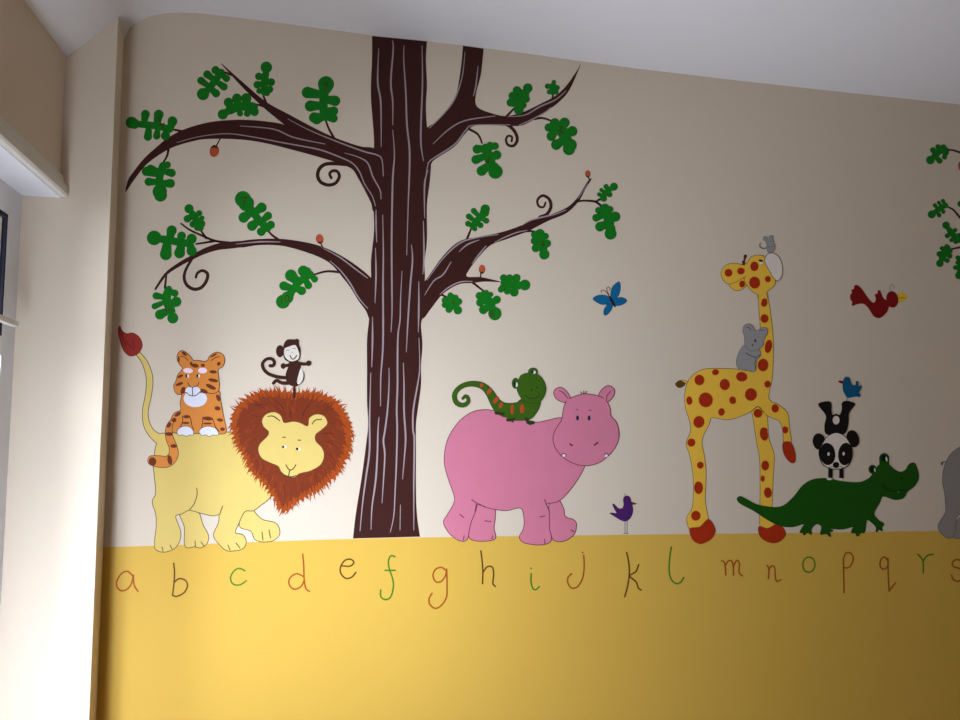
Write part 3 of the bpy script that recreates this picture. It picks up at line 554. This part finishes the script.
# giraffe
gf = thing('giraffe', 730, 543, 'tall yellow giraffe with red-brown spots and one front leg raised, right half of the wall', 'giraffe')
GU = (670,300,5.536); GL = (670,420,5.536); GH = (710,225,8.467)
gb = [(758.4,294),(758.5,300),(759.5,315),(760.3,330),(758,350),(755,365),(749.5,370.8),(736.8,369.3),(713.4,368.6),(700.7,370.4),(690.5,377.7),(685.4,390.3),(685.4,406.6),(689.5,420),(690.8,431),(686.3,443.5),(690,456),(693.5,479.6),(692.6,506.7),(687,517.5),(690,530),(700,532),(708,521),(705.2,501),(706,474),(704.3,456),(702,440),(709.2,424),(712,417.5),(727.8,419.6),(742.3,415.6),(753,410),(758.5,406.6),(764,413),(771,417.4),(779.5,421),(783,431),(784,443),(791,443),(789.2,426.4),(787.4,413),(778.4,404.8),(768.6,398.4),(772,377.7),(773.3,345),(771,318),(768.4,300),(766.5,293)]
gleg = [(753,410),(753.5,420),(756.7,441.7),(759.8,459.7),(760.3,492),(760.3,528),(767,531),(774,528),(772,505),(773.3,474),(773.9,454.3),(768.8,438),(767.5,420),(766.5,410)]
def spots(lst, tf): return [('poly', ell(tf[0]+x/tf[2], tf[1]+y/tf[2], (rx/tf[2])*random.uniform(.95,1.05), ry/tf[2], random.uniform(-15,15), n=11)) for x, y, rx, ry in lst]
p = Part('body', gf, LAY); p.outlined(gold, lined, 0.45, poly(gleg)); p.outlined(gold, lined, 0.45, poly(gb, n=4))
p.lay(gold, poly([(754,405),(755,413),(765,415),(764,406)]))
p.lay(lined, line([(753,410),(758.5,406.6),(764,413)], 0.8))
p.lay(spotr, *spots([(163,443,29,30),(252,400,20,17),(303,468,30,32),(397,425,31,27),(198,553,39,42),(107,557,17,24),(347,555,20,22),(285,620,19,22),(448,523,33,36),(540,466,18,20),(515,360,31,36),(545,257,20,38),(523,103,22,25),(521,18,18,20),(582,600,21,24),(487,627,25,25),(160,675,30,34),(638,715,16,16),(520,722,20,17)], GU), *spots([(118,125,22,23),(168,250,19,20),(158,375,25,36),(143,530,28,28),(520,80,22,36),(527,252,23,28),(513,325,12,18),(542,402,22,30),(638,57,16,18)], GL)); p.done()
for h in ([(110,602),(165,592),(210,550),(240,580),(250,620),(225,660),(170,685),(125,660)],[(492,590),(540,600),(590,578),(628,600),(638,640),(600,675),(550,677),(500,645)],[(628,125),(668,125),(692,180),(692,230),(670,236),(640,205),(625,165)]):
    Part('hoof', gf, LAY+0.0010).outlined(spotr, maned, 0.3, poly(T(*GL,h))).done()
p = Part('tail', gf, LAY-0.0002); p.outlined(gold, lined, 0.4, line(T(*GU,[(105,462),(75,450),(52,452)]), [2.2,1.8,1.6])); p.lay(l_br, poly(T(*GU,[(60,445),(85,462),(70,482),(45,485),(28,465),(45,448)]))); p.done()
p = Part('head', gf, 0.0018)
p.outlined(gold, lined, 0.45, poly(T(*GH,[(160,480),(190,538),(240,555),(290,530),(315,490),(260,440)])))
p.outlined(gold, lined, 0.45, poly(T(*GH,[(322,312),(350,272),(400,256),(460,270),(482,330),(512,410),(550,460),(545,510),(500,550),(478,575),(482,620),(445,640),(412,620),(408,590),(360,562),(318,515),(290,450),(290,350)])))
p.outlined(gold, lined, 0.4, poly(T(*GH,[(95,405),(125,348),(195,325),(285,342),(325,370),(335,400),(290,440),(210,485),(150,495),(110,460)])))
p.lay(gold, poly(T(*GH,[(290,350),(330,330),(400,350),(400,460),(320,455),(300,420)])), poly(T(*GH,[(418,560),(470,560),(478,640),(480,660),(425,660),(414,640)])))
p.lay(spotr, *spots([(157,405,34,34),(262,390,33,29),(272,500,26,30),(376,350,36,42),(378,488,46,52),(490,458,27,27),(460,655,25,34)], GH))
p.lay(earw, ('poly', ell(710+432/8.467,225+320/8.467,1.8,1.4))); p.lay(blackp, ('poly', ell(710+430/8.467,225+302/8.467,2.4,1.1,15))); p.done()
Part('ear', gf, 0.0030, 'large white ear').outlined(earw, lined, 0.5, poly(T(*GH,[(466,290),(490,248),(530,240),(580,270),(610,350),(605,430),(570,470),(535,440),(502,380),(475,335)]))).done()
Part('horn', gf, 0.0016).lay(tigers, line(T(*GH,[(285,335),(290,300),(300,262)]), [3.4,2,3.2])).lay(maned, ('poly', ell(745.3,256.5,1.7)), ('poly', ell(743,262,1.2))).done()

# koala
ko = thing('koala', 747, 370, 'grey koala hugging the neck of the spotted giraffe', 'koala')
TK = (740,315,12)
p = Part('body', ko, 0.0032); p.outlined(koag, koal, 0.4, poly(T(*GU,[(410,250),(378,300),(368,350),(385,383),(425,388),(455,397),(473,388),(478,340),(498,310),(497,282),(455,262)])))
p.lay(koal, line(T(*TK,[(70,455),(130,490),(200,507),(238,475)]), 0.9), line(T(*TK,[(190,520),(180,600),(185,650)]), 0.7)); p.done()
p = Part('head', ko, 0.0036); p.outlined(koag, koal, 0.4, poly(T(*TK,[(55,260),(35,190),(50,130),(100,110),(150,138),(178,187),(220,178),(270,150),(325,165),(325,220),(290,280),(275,360),(220,410),(150,430),(90,400),(60,350)])))
p.lay(koal, line(T(*TK,[(80,145),(105,150),(130,175)]), 0.8), line(T(*TK,[(235,190),(265,180),(290,185)]), 0.8), ('poly', ell(740+150/12,315+360/12,0.9,1.3)), ('poly', ell(740+215/12,315+265/12,0.5,0.6))); p.lay(olive, ('poly', ell(740+183/12,315+308/12,1.1,1.6))); p.done()

# mouse on the ear
mo = thing('mouse', 770, 252.5, 'tiny grey mouse with curled tail, standing on the giraffe\'s white ear', 'mouse')
TX = (750,230,12)
Part('tail', mo, 0.0034).lay(koal, line(T(*TX,[(215,205),(170,222),(130,210),(115,180),(130,155)]), 0.9)).done()
p = Part('body', mo, 0.0036); p.outlined(koag, koal, 0.35, poly(T(*TX,[(205,160),(240,145),(285,165),(298,200),(280,250),(250,270),(220,262),(205,220)])), ('poly', ell(750+235/12,230+135/12,3.8,2.9)), ('poly', ell(750+183/12,230+102/12,1.9)), ('poly', ell(750+253/12,230+92/12,1.9)))
p.lay(koal, ('poly', ell(750+215/12,230+135/12,0.5)), ('poly', ell(750+245/12,230+135/12,0.5)), line(T(*TX,[(215,195),(240,205),(275,195)]), 0.5)); p.done()

# crocodile
cr = thing('crocodile', 820, 533, 'dark green crocodile walking on the yellow band with its snout raised, in front of giraffe', 'crocodile')
CT = (730,445,4.8); CV = (860,445,12)
p = Part('body', cr, 0.0026); cb = poly(T(*CT,[(35,258),(50,248),(80,262),(130,287),(210,300),(260,290),(310,245),(350,195),(400,166),(470,162),(540,176),(620,180),(668,160),(695,125),(718,95),(760,95),(790,120),(820,131),(845,118),(862,92),(888,92),(905,150),(885,195),(852,222),(832,253),(790,261),(735,245),(718,275),(690,328),(712,362),(737,378),(728,395),(730,412),(715,405),(702,418),(702,395),(685,375),(660,357),(652,375),(645,418),(628,420),(612,437),(602,422),(583,420),(592,395),(600,388),(540,403),(475,400),(495,412),(478,418),(483,440),(462,425),(435,428),(440,400),(435,385),(415,378),(390,402),(390,428),(372,420),(355,432),(350,420),(336,420),(345,400),(355,378),(300,392),(240,386),(180,357),(110,312),(50,280)]), n=4)
p.outlined(crocg, crocd, 0.5, cb, ('poly', ell(860+290/12,445+162/12,4.6,5.0)), ('poly', ell(860+150/12,445+292/12,3.5,4.1)), line(T(*CV,[(290,180),(292,290)]), 8.8), line(T(*CV,[(158,300),(215,370)]), 6))
p.lay(crocd, line(T(*CV,[(270,480),(325,538),(400,552),(470,548),(545,535)]), 1.0), ('poly', ell(860+500/12,445+395/12,1.3,0.9)), line(T(*CV,[(60,690),(100,650)]), 0.5)); p.done()
for (a, b, c, d, e, f_, g_, h_) in ((287,158,2.6,3.4,318,170,0.9,2.4),(147,292,2.3,2.8,178,300,0.7,2.0)):
    Part('eye', cr, 0.0031).lay(blackp, ('poly', ell(860+a/12,445+b/12,c,d))).lay(whitep, ('poly', ell(860+e/12,445+f_/12,g_,h_,-10))).done()
Part('tooth', cr, 0.0031).lay(greyl, poly([(897.8,491.4),(899.4,491.4),(898.6,493.6)], sm=False)).done()

# panda
pa = thing('panda', 835, 480, 'black and white panda doing a handstand on the crocodile\'s back', 'panda')
PU = (810,425,13.09); PL = (800,375,11.07)
Part('body', pa, 0.0040).lay(blackp, poly(T(*PL,[(285,650),(270,560),(285,450),(208,345),(215,308),(300,290),(345,312),(350,400),(362,440),(400,428),(438,440),(462,380),(465,305),(520,286),(602,310),(600,345),(545,420),(537,520),(520,610),(480,655),(380,670)])), line(T(*PU,[(300,40),(272,400),(266,700)]), 4.2), line(T(*PU,[(385,40),(408,400),(411,700)]), 4.2)).lay(earw, ('poly', ell(836.1,420.2,3.4,4.3))).done()
for x, y in ((255,706),(402,710)): Part('paw', pa, 0.0043).lay(earw, ('poly', ell(810+x/13.09,425+y/13.09,2.8,1.2))).done()
p = Part('head', pa, 0.0044); p.lay(blackp, ('poly', ell(810+118/13.09,425+218/13.09,6.4,8.4,-10)), ('poly', ell(810+560/13.09,425+180/13.09,6.2,8.8,-15)), *grow(poly(T(*PU,[(165,250),(230,155),(340,105),(450,148),(515,240),(548,320),(548,420),(505,520),(430,565),(340,577),(240,560),(160,505),(122,400),(125,320)])), 0.5))
p.lay(earw, poly(T(*PU,[(165,250),(230,155),(340,105),(450,148),(515,240),(545,320),(545,420),(500,515),(430,560),(340,572),(240,555),(165,500),(127,400),(130,320)])))
p.lay(blackp, ('poly', ell(810+228/13.09,425+380/13.09,8,11.2,-6)), ('poly', ell(810+462/13.09,425+380/13.09,7.2,11.4,6)), ('poly', ell(810+340/13.09,425+520/13.09,3.3,2.8)), line(T(*PU,[(240,556),(300,545),(340,560),(400,545),(440,560)]), 0.6))
p.lay(earw, ('poly', ell(810+243/13.09,425+380/13.09,1.3,1.8)), ('poly', ell(810+440/13.09,425+376/13.09,1.2,1.8))); p.done()

# blue bird
bb = thing('blue_bird', 848, 400.5, 'small blue bird with dark red beak, standing on the panda\'s upturned foot', 'bird')
TW = (835,365,18)
Part('body', bb, 0.0042).outlined(tealb, navy, 0.2, poly(T(*TW,[(165,240),(210,215),(255,230),(275,290),(300,350),(340,372),(375,350),(380,300),(405,290),(420,330),(425,385),(480,370),(465,435),(425,490),(455,545),(440,572),(380,562),(300,578),(230,583),(170,510),(142,430),(145,320)]), n=4)).done()
Part('beak', bb, 0.0041).lay(redb, poly(T(*TW,[(160,305),(110,280),(58,290),(80,318),(140,338)]), n=3)).done()
Part('leg', bb, 0.0041).lay(greyl, line(T(*TW,[(215,570),(213,645)]), 0.7)).done()

# red bird
rb = thing('red_bird', 880, 318, 'crimson bird with round yellow beak, flying above the crocodile near the right edge', 'bird')
TRB = (840,270,8)
Part('body', rb, 0.0008).lay(redb, poly(T(*TRB,[(80,205),(95,180),(90,160),(110,150),(115,125),(140,120),(175,150),(220,215),(265,262),(287,235),(278,198),(300,185),(302,165),(322,165),(345,220),(375,245),(395,270),(390,305),(370,345),(320,385),(270,370),(230,310),(190,272),(140,274),(95,287),(98,255),(85,240)]), n=4), ('poly', ell(892.3,299.4,6.1,8.4,-8))).done()
Part('beak', rb, 0.0007).lay(beaky, poly(T(*TRB,[(450,205),(500,178),(542,215),(515,242),(490,260),(455,250)]))).lay(olive, line(T(*TRB,[(470,225),(500,222),(520,228)]), 0.5)).done()
Part('crest', rb, 0.0007).lay(greyl, line(T(*TRB,[(405,165),(398,135),(415,117),(435,132),(425,150)]), 0.6)).done()

# elephant
ef = thing('elephant', 1000, 540, 'grey elephant cut off by right edge of photo, standing on the yellow band', 'elephant')
p = Part('body', ef, LAY); TE = (900,430,6)
p.outlined(elep, koal, 0.5, poly(T(*TE,[(330,560),(320,640),(360,650),(440,645),(470,600),(460,520),(400,500)])))
p.outlined(elep, koal, 0.5, poly(T(*TE,[(360,105),(310,140),(280,185),(262,240),(256,310),(270,390),(275,480),(265,510),(230,570),(242,612),(280,645),(310,645),(328,610),(352,510),(480,470),(640,480),(700,500),(705,640),(760,655),(830,640),(835,500),(900,400),(920,250),(800,130),(600,80),(450,80)])))
p.done()
Part('tail', ef, LAY-0.0003).lay(koal, line(T(*TE,[(285,205),(265,190),(250,200)]), 1.1), ('poly', ell(942,463.5,1.2,1.8))).done()
p = Part('head', ef, LAY+0.0006); p.outlined(elep, koal, 0.5, poly([(1030,440),(1045,425),(1075,422),(1095,440),(1100,470),(1104,500),(1112,520),(1100,526),(1088,505),(1082,490),(1060,492),(1040,480)])); p.done()

# letters along the yellow band
LT = [(100,535,6),(260,535,6),(400,535,6),(540,535,6),(680,535,6),(820,535,6.857)]
letters = [
 ('a', 0, l_or, [[(200,250),(165,218),(125,235),(98,290),(115,328),(150,332),(185,300),(200,240)],[(200,240),(205,300),(228,338)]], 'orange-brown', 'nearest the window'),
 ('b', 0, l_br, [[(442,170),(447,220),(444,290),(435,362)],[(444,285),(475,262),(512,272),(525,305),(505,345),(462,368),(435,362)]], 'brown', 'under the lion\'s back legs'),
 ('c', 0, l_gr, [[(870,215),(835,200),(800,220),(783,260),(800,295),(840,299),(878,275)]], 'green', 'under the lion\'s front legs'),
 ('d', 1, l_or, [[(256,115),(262,180),(265,260),(275,320),(297,338)],[(262,250),(220,232),(180,258),(175,298),(205,325),(245,310),(266,270)]], 'orange-brown', 'left of the tree foot'),
 ('e', 1, l_br, [[(492,185),(540,187),(563,165),(545,146),(510,152),(484,190),(485,230),(515,260),(550,253),(575,225)]], 'brown', 'under the left of the tree foot'),
 ('f', 1, l_gr, [[(810,130),(785,125),(770,160),(778,210),(795,260),(800,310),(785,370),(755,388),(725,370),(725,330)],[(750,212),(812,212)]], 'green', 'under the tree trunk'),
 ('g', 2, l_or, [[(278,215),(250,195),(215,205),(198,240),(212,278),(245,280),(272,245),(280,205)],[(280,205),(282,300),(278,375),(245,425),(210,440),(178,415),(175,380),(192,350)]], 'orange', 'right of the tree foot'),
 ('h', 2, l_br, [[(485,95),(492,150),(497,220),(495,292)],[(497,225),(525,190),(555,195),(562,240),(557,290),(572,308)]], 'brown', 'under the hippopotamus\'s back legs'),
 ('i', 2, l_gr, [[(787,232),(786,280),(797,320),(815,328),(835,310)],[(785,199),(787,201)]], 'green', 'under the hippopotamus\'s front legs'),
 ('j', 3, l_or, [[(262,122),(265,190),(255,260),(225,310),(190,318),(168,290),(168,255),(190,232)],[(254,104),(256,106)]], 'orange', 'right of the hippopotamus\'s feet'),
 ('k', 3, l_br, [[(520,105),(533,170),(535,240),(525,310),(508,370)],[(592,178),(575,220),(538,245),(575,280),(590,318),(607,330)]], 'brown', 'under the purple bird'),
 ('l', 3, l_gr, [[(788,72),(778,140),(775,220),(790,270),(820,292),(845,282),(862,255)]], 'green', 'left of the giraffe\'s back hoof'),
 ('m', 4, l_or, [[(250,155),(268,168),(275,240)],[(270,190),(290,155),(315,165),(322,240)],[(320,190),(340,152),(356,170),(355,225),(375,245)]], 'orange-brown', 'between the giraffe\'s hooves'),
 ('n', 4, l_or, [[(520,182),(533,202),(530,262)],[(533,210),(550,185),(568,197),(572,250),(580,278),(605,268)]], 'orange-brown', 'under the giraffe\'s front hoof'),
 ('o', 4, l_gr, None, 'green', 'under the crocodile\'s back feet'),
 ('p', 5, l_or, [[(165,395),(163,300),(160,165)],[(160,165),(178,125),(210,125),(228,160),(210,210),(180,227),(163,218)]], 'orange', 'under the crocodile\'s front feet'),
 ('q', 5, l_or, [[(465,175),(440,150),(415,175),(413,215),(435,235),(465,212),(466,160)],[(466,160),(468,280),(474,385)],[(474,385),(490,362),(518,328)]], 'orange-brown', 'under the crocodile\'s snout'),
 ('r', 5, l_gr, [[(672,132),(700,165),(708,200),(708,260)],[(706,180),(735,142),(778,132)]], 'green', 'left of the elephant\'s foot'),
 ('s', 5, l_or, [[(975,178),(935,168),(908,190),(915,215),(945,226),(985,240),(985,290),(950,317),(915,305),(902,275)]], 'orange', 'cut by the right edge'),
]
for ch, ti, m, strokes, col, where in letters:
    tf = LT[ti]; p = Part('painted_letter', None, 0.0005)
    if strokes is None: sh = [line(T(*tf, [(810,178),(797,142),(773,133),(748,145),(737,180),(748,213),(773,223),(797,212)]), 1.5, closed=True)]
    else: sh = [line(T(*tf, s), 1.55) for s in strokes]
    p.lay(m, *sh); o = p.done(); tag(o, 'hand-painted %s lowercase letter %s on the yellow band, %s' % (col, ch, where), 'letter', 'painted alphabet letters')

# ------------------------------------------------------------------ lights
w = bpy.data.worlds.new('sky'); scene.world = w; w.use_nodes = True
bg = w.node_tree.nodes['Background']; bg.inputs[0].default_value = (0.55, 0.75, 1.0, 1); bg.inputs[1].default_value = 1.5
def area(name, loc, direction, sx, sy, power, color):
    l = bpy.data.lights.new(name, 'AREA'); l.shape = 'RECTANGLE'; l.size = sx; l.size_y = sy; l.energy = power; l.color = color
    o = bpy.data.objects.new(name, l); COL.objects.link(o); o.location = loc
    o.rotation_euler = Vector(direction).to_track_quat('-Z', 'Z').to_euler(); return o
area('daylight', LW(WL*0.5+0.04, OW+0.38, 1.14), (0.78, 0.46, 0.24), 1.0, 1.75, 208, (0.70, 0.795, 1.0))
scene.view_settings.view_transform = 'Standard'; scene.view_settings.look = 'None'; scene.view_settings.gamma = 1; scene.view_settings.use_curve_mapping = False
scene.view_settings.exposure = 0.0
